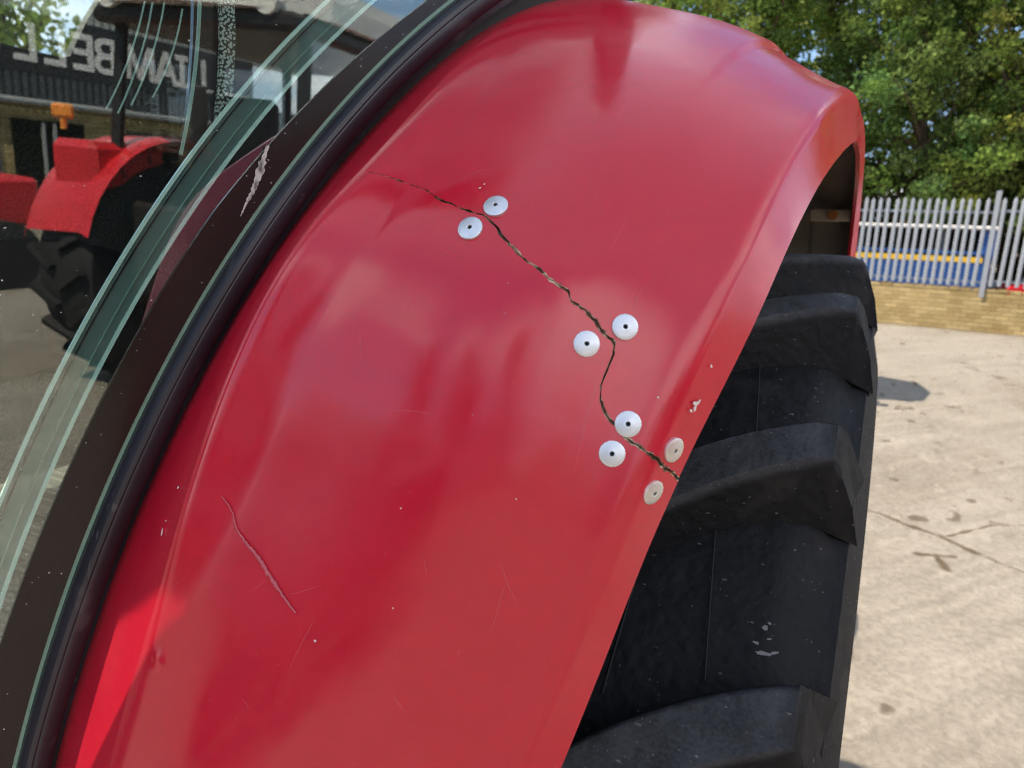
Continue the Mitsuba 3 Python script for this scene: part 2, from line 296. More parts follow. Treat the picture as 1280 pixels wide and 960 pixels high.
def tree(key, x, y, h, r, nleaf, seed, tint, label, low=2.0, lf=.17, group=None):
    rng = np.random.default_rng(seed)
    tp = [(x + .25 * math.sin(z * .7 + seed), y + .2 * math.cos(z * .5 + seed), z) for z in np.linspace(0, h * .8, 12)]
    ms = [tube(tp, np.linspace(.24, .05, 12), 9)]
    cl = []
    nb = 46
    for b in range(nb):
        zb = low + (h - low) * (b + .5) / nb; t = (zb - low) / (h - low)
        rad = r * (1 - .75 * t ** 1.8) * rng.uniform(.55, 1.12); az = rng.uniform(0, 2 * np.pi)
        k = int(np.clip(zb * .8 / (h * .8) * 11, 1, 11)); st = np.array(tp[min(k, 11)]); st[2] = min(st[2], zb)
        e = np.array([x + rad * math.cos(az), y + rad * math.sin(az), zb + rng.uniform(-.5, .9)])
        mid = (st + e) / 2 + [0, 0, rng.uniform(.1, .7)]
        bp = np.array([(1 - u) ** 2 * st + 2 * u * (1 - u) * mid + u * u * e for u in np.linspace(0, 1, 7)])
        ms.append(tube(bp, np.linspace(.06, .012, 7), 5))
        for u in np.linspace(.35, 1.0, 5):
            q = (1 - u) ** 2 * st + 2 * u * (1 - u) * mid + u * u * e
            cl.append((q + rng.normal(0, .28, 3), rng.uniform(.32, .75)))
    put(key + '__trunk', cat(ms), 'mat_bark', smooth=40)
    w = np.array([c[1] ** 2 for c in cl]); cnt = rng.multinomial(nleaf, w / w.sum())
    pts, tn = [], []
    for (q, s), k in zip(cl, cnt):
        dd = rng.normal(size=(k, 3)); dd /= np.linalg.norm(dd, axis=1, keepdims=True) + 1e-9
        pts.append(q + dd * s * rng.uniform(.15, 1.0, (k, 1)) ** .6 * [1, 1, .72])
        tn.append(np.broadcast_to(np.array(tint) * rng.uniform(.7, 1.3) * [rng.uniform(.85, 1.2), 1, rng.uniform(.7, 1.1)], (k, 3)))
    mesh, c = leaf_mesh(np.vstack(pts), lf, rng, np.vstack(tn))
    put(key + '__crown', mesh, 'mat_leaf', color=c)
    lab(key, label, 'tree', group)
G1, G2, G3 = (.165, .245, .065), (.235, .305, .085), (.115, .185, .058)
TREES = [(-7.6, 27.0, 14.5, 3.2, G2), (-4.2, 25.5, 13.5, 3.0, G1), (-1.6, 28.5, 14.5, 3.2, G2), (.9, 25.4, 12.8, 2.9, G3), (3.6, 26.0, 14.0, 3.3, G2), (6.6, 24.8, 13.5, 3.1, G2), (9.6, 26.0, 13.0, 3.0, G1), (-11, 28, 13, 3.2, G1), (2.2, 31, 15, 3.6, G1), (7.4, 31, 15, 3.6, G1), (-4.5, 32, 15.5, 3.6, G3)]
TL = ['green tree just visible past the left edge of the fender crest', 'green tree rising behind the fender crest', 'leafy tree standing back above the fender shoulder', 'darker green tree directly above the left end of the visible fence',
      'pale sunlit tree above the middle of the fence', 'bright sunlit tree at the right edge above the fence post', 'tree beyond the right edge of the view', 'tree hidden far left behind the tractor', 'tall tree at the back behind the middle of the fence', 'tall tree at the back on the far right', 'tall dark tree at the back behind the fender']
for i, ((x, y, h, r, c), l) in enumerate(zip(TREES, TL)):
    big = i < 7 and i != 7
    tree('tree' if i == 0 else f'tree_{i:03d}', x, y, h, r, 36000 if 0 < i < 6 else 9000, 40 + i, c, l, low=2.9 if i in (3, 4) else 2.3, lf=.13 if 0 < i < 6 else .24)
# undergrowth at the foot of the trees
rng = np.random.default_rng(5); q = rng.uniform(0, 1, (46000, 3)) ** [1, 1, 1.25] * [20, 2.6, 4.4] + [-9, 24.9, .0]
mesh, c = leaf_mesh(q, .2, rng, np.broadcast_to(np.where(rng.uniform(size=(46000, 1)) < .35, [[.10, .065, .035]], [[.045, .07, .022]]), (46000, 3)))
scene['undergrowth'] = mikit.ply(mesh, 'mat_leaf', color=c); lab('undergrowth', 'tangled dark undergrowth below the trees behind the fence', 'undergrowth', kind='stuff')

# ================================================================== the building across the yard, seen mirrored in the cab glass
def building():
    k = 'depot_building'; X = 16.0
    pt = lambda key, m, mt: put(key, turned(m), mt)
    pt(k + '__brick_wall', box(X, X + .3, -4, 19, 0, 2.72), 'mat_brick_side')
    pt(k + '__wall_cladding', cat([box(X + .03, X + .3, 6.0, 19, 4.2, 5.3)] + [box(X - .012, X + .03, y, y + .10, 4.2, 5.3 + .03) for y in np.arange(6.0, 18.9, .2)]), 'mat_cladding')
    pt(k + '__sign_board', box(X - .06, X + .03, 2.0, 16.5, 3.02, 4.24), 'mat_sign')
    for ch, y in (('(', 9.72), ('L', 10.42), ('L', 11.06), ('E', 11.72), ('B', 12.30), ('M', 13.32), ('A', 13.95), ('I', 14.30), ('L', 14.90)):
        m = meshkit.text_mesh(ch, .74, .012, bold=True)
        pt(k + '__letter', frame(m, V3(X - .061, y + .0, 3.26), V3(0, -1, 0), V3(0, 0, 1), V3(-1, 0, 0)), 'mat_letters')
    rib = np.arange(1.0, 19, .18)
    pt(k + '__canopy', cat([box(X - .02, X + .01, 1, 19, 2.45, 3.02)] + [box(X - .07, X - .02, y, y + .09, 2.48, 3.0) for y in rib]), 'mat_dark_metal')
    pt(k + '__gutter', tube([(X - .12, 1, 2.42), (X - .12, 19, 2.42)], .07, 10), 'mat_grey_metal')
    pt(k + '__roller_door', box(X - .04, X, 7.2, 9.4, 0, 2.1), 'mat_navy')
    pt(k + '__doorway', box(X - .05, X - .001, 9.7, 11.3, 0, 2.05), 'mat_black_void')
    for y in (10.3, 10.55): pt(k + '__door_rail', box(X - .11, X - .06, y, y + .06, 0, 2.0), 'mat_grey_metal')
    pt(k + '__window', box(X - .05, X - .002, 12.4, 14.2, .9, 2.0), 'mat_tinted')
    pt(k + '__roof', box(X, X + 12, -4, 19, 5.0, 5.2), 'mat_grey_metal')
    lab(k, 'brick depot with grey cladding and dark lettered sign, mirrored in the cab glass', 'building')
building()
tree('tree_011', 18.5, -12, 8.5, 2.4, 6000, 77, G2, 'tree behind the depot building, mirrored in the cab glass', low=3, lf=.22)
tree('tree_015', -15.0, 8.2, 7.4, 1.5, 5000, 61, G2, 'small tree seen through the far window of the cab at the top left', low=2.6, lf=.16)
# a long unseen shed added behind the photographer for the glossy fender to mirror
put('shed__wall', box(-16, 8, -20.3, -20, 0, 3.6), 'mat_cladding'); put('shed__roof', frame(box(-16.3, 8.3, 0, 5, 0, .12), V3(0, -20.0, 3.6), V3(1, 0, 0), V3(0, -.92, .39), V3(0, .39, .92)), 'mat_dark_metal')
for x in (-11, -3.5): put('shed__door', box(x, x + 3.4, -20.0, -19.95, 0, 3.0), 'mat_navy')
lab('shed', 'long grey shed added across the yard behind the photographer for the fender to mirror', 'shed')

# ================================================================== the other tractor: parked across the yard, mirrored in the glass; a second one ahead of this wheel
def other_tractor(key, M, label):
    """front towards +y, wheels on z=0, middle at the origin; M places it"""
    def p(part, m, mt, smooth=False):
        m = m.copy(); m.apply_transform(M); put(f'{key}__{part}', m, mt, smooth=smooth)
    def wheel(x, y, r, w, s):
        prof = [(r * .52, -w / 2), (r * .93, -w / 2), (r * .99, -w * .36), (r, 0), (r * .99, w * .36), (r * .93, w / 2), (r * .52, w / 2)]
        t = frame(lathe(prof, 40), V3(x, y, r), V3(0, 1, 0), V3(0, 0, 1), V3(1, 0, 0))
        lug = []
        for i in range(20):
            for q in (-1, 1):
                a = (i + (.5 if q > 0 else 0)) * 2 * np.pi / 20
                b = trimesh.creation.box((w * .5, .05, .07)); b.apply_transform(trimesh.transformations.rotation_matrix(q * .6, [0, 0, 1])); b.apply_translation((q * w * .25, 0, r + .01))
                b.apply_transform(trimesh.transformations.rotation_matrix(a, [1, 0, 0])); b.apply_translation((x, y, r)); lug.append(b)
        p('tyre', cat([t] + lug), 'mat_tyre_plain', 40)
        d = [(0, w * .1), (r * .22, w * .12), (r * .25, w * .2), (r * .40, w * .16), (r * .47, w * .46), (r * .54, w * .5)]
        rim = lathe(d, 36)
        p('rim', frame(rim, V3(x, y, r), V3(0, s, 0), V3(0, 0, 1), V3(s, 0, 0)), 'mat_cream', 40)
    wheel(-.95, -1.25, .88, .5, -1); wheel(.95, -1.25, .88, .5, 1); wheel(-.9, 1.45, .62, .4, -1); wheel(.9, 1.45, .62, .4, 1)
    for s in (-1, 1):
        a = np.radians(np.linspace(15, 150, 16)); R = .98
        arc = np.stack([0 * a, -1.25 - R * np.cos(a) * .95, .90 + R * np.sin(a) * .95], -1)
        q = np.stack([arc + V3(s * x0, 0, dz) for x0, dz in ((.62, .06), (.70, .09), (1.18, .06), (1.22, -.02))], 1)
        p('rear_fender', gridmesh(q, s < 0), 'mat_red_bright', 40)
        a = np.radians(np.linspace(20, 160, 12)); arc = np.stack([0 * a, 1.45 - .72 * np.cos(a), .62 + .72 * np.sin(a)], -1)
        p('front_fender', gridmesh(np.stack([arc + V3(s * x0, 0, 0) for x0 in (.70, 1.1)], 1), s < 0), 'mat_red_bright', 40)
        p('lamp', frame(cat([rbox(-.09, .09, -.03, .03, -.05, .05, .02), cyl((0, 0, -.12), (0, 0, -.05), .02, 8)]), V3(s * 1.05, -1.9, 2.02), V3(1, 0, 0), V3(0, 1, 0), V3(0, 0, 1)), 'mat_orange')
        p('mirror_arm', tube([(s * .75, -.1, 2.3), (s * 1.3, -.05, 2.35), (s * 1.5, -.05, 2.35)], .018, 8), 'mat_grey_metal'); p('mirror', rbox(s * 1.5 - .1, s * 1.5 + .1, -.09, -.03, 1.75, 2.4, .02), 'mat_black_plastic')
        for y in (-1.75, -.75, .35): p('cab_post', tube([(s * .80, y, 1.3), (s * .74, y + (.12 if y < 0 else -.1), 2.75)], .045, 8), 'mat_black_plastic')
        p('side_glass', box(s * .74 - .005, s * .74 + .005, -1.62, .22, 1.45, 2.7), 'mat_clear_glass')
        p('work_lamp', cyl((s * .62, -1.80, 2.78), (s * .62, -1.88, 2.78), .08, 14), 'mat_white')
    p('cab_floor', rbox(-.72, .72, -1.7, .4, .7, 1.3, .05), 'mat_dark_metal')
    rf = Polygon([(-.85, -1.5), (-.62, -1.88), (0, -2.0), (.62, -1.88), (.85, -1.5), (.85, .35), (.6, .58), (-.6, .58), (-.85, .35)])
    p('roof', cat([frame(extr(rf, .13), V3(0, 0, 2.74), V3(1, 0, 0), V3(0, 1, 0), V3(0, 0, 1)), frame(extr(rf.buffer(-.09), .11), V3(0, 0, 2.87), V3(1, 0, 0), V3(0, 1, 0), V3(0, 0, 1))]), 'mat_white')
    p('headliner', rbox(-.80, .80, -1.85, .5, 2.62, 2.735, .03), 'mat_black_plastic')
    p('beacon', cat([cyl((0, -1.6, 3.0), (0, -1.6, 3.12), .05, 14), cyl((0, -1.6, 3.12), (0, -1.6, 3.27), .075, 16)]), 'mat_orange')
    p('bonnet', rbox(-.42, .42, .45, 2.45, .95, 1.75, .12), 'mat_red_bright', 30); p('engine', rbox(-.35, .35, .3, 2.2, .5, .95, .05), 'mat_dark_metal')
    p('grille', box(-.36, .36, 2.452, 2.47, 1.0, 1.55), 'mat_black_plastic')
    p('exhaust_silencer', cyl((-.62, .72, 1.3), (-.62, .72, 2.75), .14, 20), 'mat_black_plastic', 40)
    p('exhaust_pipe', tube([(-.62, .72, 2.75), (-.62, .72, 3.0), (-.62, .67, 3.18), (-.62, .55, 3.34), (-.62, .36, 3.45)], .06, 12), 'mat_chrome', 40)
    p('seat', cat([rbox(-.25, .25, -1.2, -.7, 1.45, 1.6, .05), rbox(-.25, .25, -1.32, -1.18, 1.55, 2.25, .05)]), 'mat_black_plastic')
    w = np.linspace(0, 2 * np.pi, 25); p('steering_wheel', tube(np.stack([.2 * np.cos(w), -.25 + .15 * np.sin(w), 1.95 + .13 * np.sin(w)], -1), .016, 8, cap=False), 'mat_black_plastic')
    p('steering_column', tube([(0, .1, 1.4), (0, -.25, 1.95)], .04, 8), 'mat_black_plastic')
    for s in (-1, 1): p('fender_box', rbox(s * .92 - .2, s * .92 + .2, -1.98, -1.30, 1.50, 1.84, .05), 'mat_red_bright')
    p('tail_panel', rbox(-.6, .6, -1.8, -1.7, .75, 1.45, .03), 'mat_black_plastic')
    lab(key, label, 'tractor')
def place(x, y, deg, s=1.):
    return trimesh.transformations.translation_matrix((x, y, 0)) @ trimesh.transformations.rotation_matrix(math.radians(deg), [0, 0, 1]) @ np.diag([s, s, s, 1])
def turnm(): return trimesh.transformations.translation_matrix((*PIV, 0)) @ trimesh.transformations.rotation_matrix(math.radians(-48), [0, 0, 1]) @ trimesh.transformations.translation_matrix((*-PIV, 0))
other_tractor('parked_tractor', turnm() @ place(3.76, 5.70, -8, 1.06), 'red tractor with white cab roof parked beside the depot, mirrored in the cab glass')
other_tractor('parked_tractor_001', place(-2.6, 10.3, 90, .98), 'red tractor standing ahead of the big wheel, its cab shadow falling on the concrete')
# small red trailer mirrored at the left edge of the glass
put('trailer__body', turned(rbox(8.6, 10.2, 3.3, 5.75, .75, 1.35, .05)), 'mat_red_bright'); put('trailer__headboard', turned(rbox(8.6, 10.2, 3.2, 3.3, .75, 1.7, .02)), 'mat_red_bright')
for x in (8.55, 10.25): put('trailer__wheel', turned(cyl((x - .12, 5.2, .42), (x + .12, 5.2, .42), .42, 28)), 'mat_tyre_plain')
put('trailer__drawbar', turned(tube([(9.4, 3.2, .7), (9.4, 1.6, .5)], .05, 8)), 'mat_dark_metal')
lab('trailer', 'small red tipping trailer parked near the depot wall, mirrored in the cab glass', 'trailer')

for i, (x, y, h, r) in enumerate(((-7.5, -27, 12, 3.6), (-.5, -25, 10.5, 3.2), (6.5, -27, 13, 3.8))):  # unseen trees added so the fender reflects dark shapes
    tree(f'tree_{12 + i:03d}', x, y, h, r, 6000, 90 + i, G3, ['added tree on the left behind the grey shed, darkening the fender reflection', 'added tree in the middle behind the grey shed, darkening the fender reflection', 'added tree on the right behind the grey shed, darkening the fender reflection'][i], low=2.5, lf=.3)
other_tractor('parked_tractor_002', place(-2.2, -7.5, 25, 1.0), 'red tractor added unseen behind the photographer to darken the fender reflection')  # unseen tractor added for dark shapes in the fender reflection
# ---- fender surface: five profile curves around the wheel, measured relative to eye height (x outboard, y forward, z up, in units of 1.2 m) ----
UNIT, EYE = 1.2, 2.0
AX = np.array([1.0, -0.30])                                    # y, z of the axis that the profile angle turns about
CURVES = {
    'S': [(-0.492,0.233,-0.515),(-0.4922,0.2404,-0.4677),(-0.4867,0.2481,-0.4282),(-0.4806,0.257,-0.3887),(-0.4741,0.2669,-0.3493),(-0.4671,0.278,-0.3102),(-0.4596,0.2902,-0.2715),(-0.4516,0.3035,-0.2332),(-0.4431,0.318,-0.1954),(-0.4341,0.3337,-0.1582),(-0.4246,0.3507,-0.1217),(-0.4146,0.3688,-0.086),(-0.4068,0.3895,-0.0543),(-0.3993,0.4128,-0.0214),(-0.3916,0.4374,0.0104),(-0.3836,0.4633,0.0412),(-0.3754,0.4903,0.0709),(-0.3669,0.5186,0.0994),(-0.3582,0.5479,0.1268),(-0.3493,0.5784,0.1528),(-0.3401,0.61,0.1776),(-0.33,0.7,0.214),(-0.332,0.85,0.255),(-0.335,1.0,0.271),(-0.335,1.22,0.262),(-0.335,1.42,0.19),(-0.335,1.56,0.03),(-0.335,1.62,-0.15)],
    'K': [(-.36,.175,-.48),(-.358,.20,-.39),(-.3562,.226,-.3154),(-.3543,.238,-.2796),(-.3465,.259,-.2096),(-.3406,.275,-.1533),(-.332,.288,-.106),(-.3236,.298,-.0778),(-.3013,.311,-.0327),(-0.28,0.32,0.0017),(-0.272,0.345,0.032),(-0.27,0.4,0.08),(-0.278,0.5,0.145),(-0.285,0.68,0.228),(-0.288,0.85,0.264),(-0.29,1.0,0.274),(-0.29,1.2,0.262),(-0.29,1.4,0.19),(-0.29,1.54,0.04),(-0.29,1.6,-0.15)],
    'E2': [(-0.19,0.262,-0.46),(-0.16,0.288,-0.36),(-0.136,0.31,-0.288),(-0.1115,0.33,-0.198),(-0.0963,0.345,-0.1404),(-0.0835,0.357,-0.0996),(-0.0745,0.37,-0.066),(-0.0695,0.38,-0.043),(-0.0645,0.395,-0.02),(-0.058,0.418,0.006),(-0.053,0.436,0.021),(-0.048,0.459,0.037),(-0.042,0.511,0.066),(-0.037,0.555,0.085),(-0.032,0.681,0.1185),(-0.028,0.85,0.139),(-0.025,1.0,0.145),(-0.022,1.2,0.131),(-0.02,1.36,0.085),(-0.017,1.48,0.01),(-0.017,1.53,-0.15)],
    'E3': [(-0.168,0.278,-0.47),(-0.144,0.304,-0.385),(-0.1176,0.331,-0.3012),(-0.1014,0.347,-0.2333),(-0.0893,0.361,-0.1753),(-0.0815,0.377,-0.1306),(-0.0693,0.384,-0.1108),(-0.0593,0.395,-0.0799),(-0.0521,0.409,-0.0511),(-0.0474,0.426,-0.0316),(-0.0418,0.452,-0.0085),(-0.0403,0.467,0.0018),(-0.0368,0.516,0.0278),(-0.0302,0.598,0.0571),(-0.0248,0.762,0.0891),(-0.024,0.88,0.1),(-0.024,1.0,0.104),(-0.025,1.18,0.093),(-0.026,1.32,0.052),(-0.028,1.43,-0.01),(-0.028,1.48,-0.15)],
}

from scipy.ndimage import gaussian_filter1d
def profile_tables(curves):
    from scipy.interpolate import UnivariateSpline
    ang = np.radians(np.linspace(-15, 160, 900)); out = {}
    for k, pts in curves.items():
        p = np.array(pts, float); dy, dz = AX[0] - p[:, 1], p[:, 2] - AX[1]
        a = np.arctan2(dz, dy); r = np.hypot(dy, dz); o = np.argsort(a)
        fr, fx = (UnivariateSpline(a[o], v[o], k=3, s=len(a) * e * e) for v, e in ((r, .0014), (p[:, 0], .0014)))
        aa = np.clip(ang, a.min(), a.max())
        rr, xx = fr(aa), fx(aa)
        out[k] = np.stack([xx, AX[0] - rr * np.cos(aa), AX[1] + rr * np.sin(aa)], -1)
    return ang, out

ANG, TAB = profile_tables(CURVES)
NS, NK, NM, NE, NF = 14, 12, 90, 14, 10                         # columns: inner valley, crease, main face, outer bend, flange

def sst(a, b, x):
    t = np.clip((x - a) / (b - a), 0, 1); return t * t * (3 - 2 * t)

def cross_section():
    """(angles, columns, 3): the outer face of the fender as a table over the profile angle, in UNIT."""
    S, K, E2, E3 = (TAB[k] for k in ('S', 'K', 'E2', 'E3'))
    deg = np.degrees(ANG)[:, None]
    rad = np.stack([0 * ANG, -np.cos(ANG), np.sin(ANG)], -1)
    ln = lambda v: np.linalg.norm(v, axis=1, keepdims=True)
    bez = lambda A, B, C, n: [(1 - t) ** 2 * A + 2 * t * (1 - t) * B + t * t * C for t in np.linspace(0, 1, n)]
    rk = .007; rm = .020 + .030 * sst(4, 14, deg)
    K1 = K + (S - K) * np.minimum(.8, rk / ln(S - K)); K2 = K + (E2 - K) * np.minimum(.4, rm / ln(E2 - K))
    re = .008
    F1 = E2 + (K - E2) * re * 1.3 / ln(K - E2); F2 = E2 + (E3 - E2) * re / ln(E3 - E2)
    cols = [S + (K1 - S) * t for t in np.linspace(0, 1, NS, endpoint=False)]
    cols += bez(K1, K, K2, NK)
    for t in np.linspace(0, 1, NM)[1:-1]:
        dome = .011 * 16 * t * t * (1 - t) ** 2
        cols.append(K2 + (F1 - K2) * t + rad * dome)
    cols += bez(F1, E2, F2, NE)
    cols += [F2 + (E3 - F2) * t for t in np.linspace(0, 1, NF + 1)[1:]]
    P = np.stack(cols, 1)
    c = np.arange(P.shape[1])[None, :, None]
    wc = sst(NS + 3, NS + NK + 1, c) * (1 - sst(NS + NK + 36, NS + NK + 62, c))
    P = P * (1 - wc) + gaussian_filter1d(P, 8, axis=1, mode='nearest') * wc
    # above the crack the inner crease dies out into one smooth sweep
    n1 = NS + NK + NM - 14; Q = P.copy()
    Q[:, :n1] = gaussian_filter1d(P, 13, axis=1, mode='nearest')[:, :n1]
    Q[:, 0] = P[:, 0]; Q[:, :14] = P[:, :1] + (Q[:, 14:15] - P[:, :1]) * np.linspace(0, 1, 14)[None, :, None] * .6 + .4 * (Q[:, :14] - P[:, :1])
    c = np.arange(P.shape[1])[None, :, None]
    w = sst(19, 46, deg)[..., None] * (1 - sst(60, n1 - 1, c)) 
    w = np.maximum(w, .8 * (1 - sst(0, 10, deg))[..., None] * (1 - sst(60, n1 - 1, c)))
    P = gaussian_filter1d(P * (1 - w) + Q * w, 5, axis=0, mode='nearest')
    t = (c - NS - NK) / NM                                       # the faint step pressed along the top
    return P + rad[:, None] * (.0065 * sst(.665, .625, t) * sst(-.1, .5, t) * sst(30, 66, deg)[..., None])

SURF = cross_section()
NC = SURF.shape[1]
# ================================================================== the tractor in the foreground
TR = 'tractor'
def W3(p): return np.asarray(p, float) * UNIT + V3(0, 0, EYE)
def surf(deg, col):
    """outer face of the fender (metres) at profile angles and columns"""
    i = (np.asarray(deg, float) + 15) / 175 * (len(ANG) - 1); sh = np.broadcast(i, col).shape
    ij = np.stack([np.broadcast_to(i, sh).ravel(), np.broadcast_to(col, sh).ravel()])
    return W3(np.stack([map_coordinates(SURF[..., k], ij, order=3, mode='nearest').reshape(sh) for k in range(3)], -1))
def surf_n(deg, col):
    e = .35; a = surf(deg + e, col) - surf(deg - e, col); c = np.asarray(col, float); hi, lo = np.minimum(c + .6, NC - 1), np.maximum(c - .6, 0)
    b = surf(deg, hi) - surf(deg, lo); n = np.cross(a, b); n /= np.linalg.norm(n, axis=-1, keepdims=True) + 1e-12
    return n * NSIGN
NSIGN = 1.0
NSIGN = -1.0 if (surf_n(np.array([20.]), np.array([90.]))[0] @ V3(0, -1, 0)) < 0 else 1.0

CRACK = np.array([[27.05, 17.37], [26.89, 20.06], [26.71, 22.33], [26.42, 25.71], [26.12, 29.71], [25.81, 34.23], [25.57, 39.46], [25.36, 44.47], [25.23, 47.26], [24.77, 52.24], [24.09, 59.42], [23.76, 64.02], [23.42, 68.78], [23.05, 73.46], [22.66, 78.05], [22.34, 81.86], [22.03, 83.85], [21.76, 87.74], [21.46, 91.01], [21.1, 94.41], [20.76, 97.31], [20.55, 99.02], [20.16, 99.61], [19.67, 99.64], [19.26, 99.67], [18.75, 100.25], [18.23, 101.27], [17.8, 102.83], [17.42, 104.85], [17.02, 107.66], [16.67, 110.77], [16.37, 114.26], [16.13, 119.12], [15.81, 125.76], [15.51, 130.09], [15.23, 133.64], [15.13, 137.0]])
# column -> metres along the section, so that the crack can be offset square to itself
_cl = surf(np.full(NC, 21.), np.arange(NC)); _cs = np.concatenate([[0], np.cumsum(np.linalg.norm(np.diff(_cl, axis=0), axis=1))]); MPD = np.linalg.norm(surf(np.array([21.]), np.array([70.])) - surf(np.array([20.]), np.array([70.])))
rc = np.random.default_rng(12)
cp = np.stack([np.interp(CRACK[:, 1], np.arange(NC), _cs), CRACK[:, 0] * MPD], 1)
dl = np.concatenate([[0], np.cumsum(np.linalg.norm(np.diff(cp, axis=0), axis=1))]); tt = np.linspace(0, dl[-1], 420)
cp = np.stack([np.interp(tt, dl, cp[:, k]) for k in (0, 1)], 1)
rag = sum(np.interp(tt, np.linspace(0, tt[-1], n), rc.normal(0, a, n)) for n, a in ((30, .0008), (90, .00035), (260, .0002)))
tn = np.gradient(cp, axis=0); tn /= np.linalg.norm(tn, axis=1, keepdims=True); nrm = np.stack([-tn[:, 1], tn[:, 0]], 1); nrm *= np.sign(nrm[:, 1:2] + 1e-6)
if (nrm[200] @ V3(0.3, 1, 0)[:2]) < 0: nrm = -nrm
cp = cp + nrm * rag[:, None]
wid = np.interp(tt / tt[-1], [0, .05, .10, .27, .33, .38, .55, .64, .68, .74, .85, .93, 1], [.0010, .0012, .0020, .0015, .0009, .0008, .0006, .0010, .0008, .0006, .0006, .0015, .0019]) * .55 * (1 + .35 * np.interp(tt, np.linspace(0, tt[-1], 70), rc.normal(0, 1, 70)).clip(-1, 1.6))
def side(s):
    q = cp + nrm * (s * wid)[:, None]
    c = np.interp(q[:, 0], _cs, np.arange(NC)); c = np.maximum.accumulate(c + np.arange(len(c)) * 1e-4)
    return c, q[:, 1] / MPD
cu, du = side(1); cl_, dlo = side(-1)
C0 = CRACK[0, 1]; DIM = (2.81, 20.92)
cols = np.unique(np.concatenate([np.linspace(0, C0, 50), np.linspace(C0, 104.5, 300), np.linspace(104.5, 106.4, 60), np.linspace(106.4, NC - 1, 130)]))
mid = np.interp(cols, [0, 8, C0], [28.6, 27.8, 27.1])
up_d = np.where(cols <= C0, mid, np.interp(cols, cu, du)); lo_d = np.where(cols <= C0, mid, np.interp(cols, cl_, dlo))
wt = np.concatenate([np.linspace(0, .06, 14)[:-1], np.linspace(.06, 1, 190)])[:, None]
U = up_d + (158. - up_d) * wt; Lw = lo_d + (-12.5 - lo_d) * np.concatenate([np.linspace(0, .10, 14)[:-1], np.linspace(.10, 1, 120)])[:, None]
cb = np.broadcast_to(cols, U.shape); cb2 = np.broadcast_to(cols, Lw.shape)
# the broken lower panel stands a little proud along the crack, most at its inner end, and both have shallow waves
def waves(P, a=.0009): return (meshkit.fbm(P * 5.5, 3, 4) - .5)[..., None] * a * 2
lo_s = np.interp(np.arange(NC + 1), cols, lo_d)
dim = surf(np.array([DIM[0]]), np.array([DIM[1]]))[0]           # the sun-catching dimple low on the panel
def face(d, c, low):
    P = surf(d, c); n = surf_n(d, c); h = waves(P)
    if low:
        lf = np.exp(-((d - np.interp(c, np.arange(NC + 1), lo_s)) / 3.2) ** 2) * np.interp(c, [0, C0 - 1, C0 + 6, 62, 100, NC], [0, 0, .0022, .0012, .0004, .0006])
        h = h + lf[..., None] + (np.exp(-(np.linalg.norm(P - dim, axis=-1) / .006) ** 2) * .0014)[..., None]
    return P + n * h
def face_n(d, c, low):
    a = face(d + .12, c, low) - face(d - .12, c, low); b = face(d, np.minimum(c + .4, NC - 1), low) - face(d, np.maximum(c - .4, 0), low)
    n = np.cross(a, b); return n / (np.linalg.norm(n, axis=-1, keepdims=True) + 1e-12) * NSIGN
def put_smooth(key, P, N, m, flip):
    g = gridmesh(P); fn = np.cross(g.vertices[g.faces[:, 1]] - g.vertices[g.faces[:, 0]], g.vertices[g.faces[:, 2]] - g.vertices[g.faces[:, 0]])
    if np.sum(fn * N.reshape(-1, 3)[g.faces[:, 0]]) < 0: g = gridmesh(P, True)
    path = meshkit.write_ply((g.vertices, g.faces), True, normals=N.reshape(-1, 3))
    scene[nextkey(key)] = {'type': 'ply', 'filename': path, 'face_normals': False, 'bsdf': {'type': 'ref', 'id': m}}
PU, PL = face(U, cb, False), face(Lw, cb2, True); NU, NL = face_n(U, cb, False), face_n(Lw, cb2, True)
put_smooth(TR + '__fender__upper_panel', PU, NU, 'mat_red_paint', NSIGN < 0)
put_smooth(TR + '__fender__lower_panel', PL, NL, 'mat_red_paint', NSIGN > 0)
dgr = np.linspace(-12.5, 158, 240)[:, None]; cc = np.linspace(0, NC - 1, 140)[None]; DD, CC = np.broadcast_arrays(dgr, cc)
SK = surf(DD, CC) - surf_n(DD, CC) * .0062
put(TR + '__fender__inner_skin', gridmesh(SK, NSIGN > 0), 'mat_inner_skin', smooth=True)
edge = cols > C0
for P, Nn, nm in ((PU[0], NU[0], 'upper'), (PL[0], NL[0], 'lower')):
    Q = P[edge]; N_ = Nn[edge]; back = (PU if nm == 'upper' else PL)[1][edge] - Q; back /= np.linalg.norm(back, axis=1, keepdims=True)
    fr = np.clip(np.interp(cols[edge], np.linspace(C0, NC, 120), rc.uniform(.1, 1.1, 120)), 0, 1)[:, None] * np.interp(cols[edge], [C0, 52, 60, 137], [0, .15, 1, 1.3])[:, None]
    put(TR + '__fender__raw_edge', gridmesh(np.stack([Q + back * .0014 * fr - N_ * .0001, Q + back * .0008 * fr + N_ * .00018 * (fr > 0), Q + N_ * .00006, Q - N_ * .0015, Q - N_ * .003, Q - N_ * .0055], 1)), 'mat_raw_edge')
lip = []
for P, Nn in ((PU[:, -1], NU[:, -1]), (PL[:, -1], NL[:, -1])): lip.append(gridmesh(np.stack([P, P - Nn * .002 , P - Nn * .0062], 1)))
put(TR + '__fender__edge_lip', cat(lip), 'mat_red_plain')
lab(TR + '__fender', 'red fender with a crack from its inner crease to its outer edge')

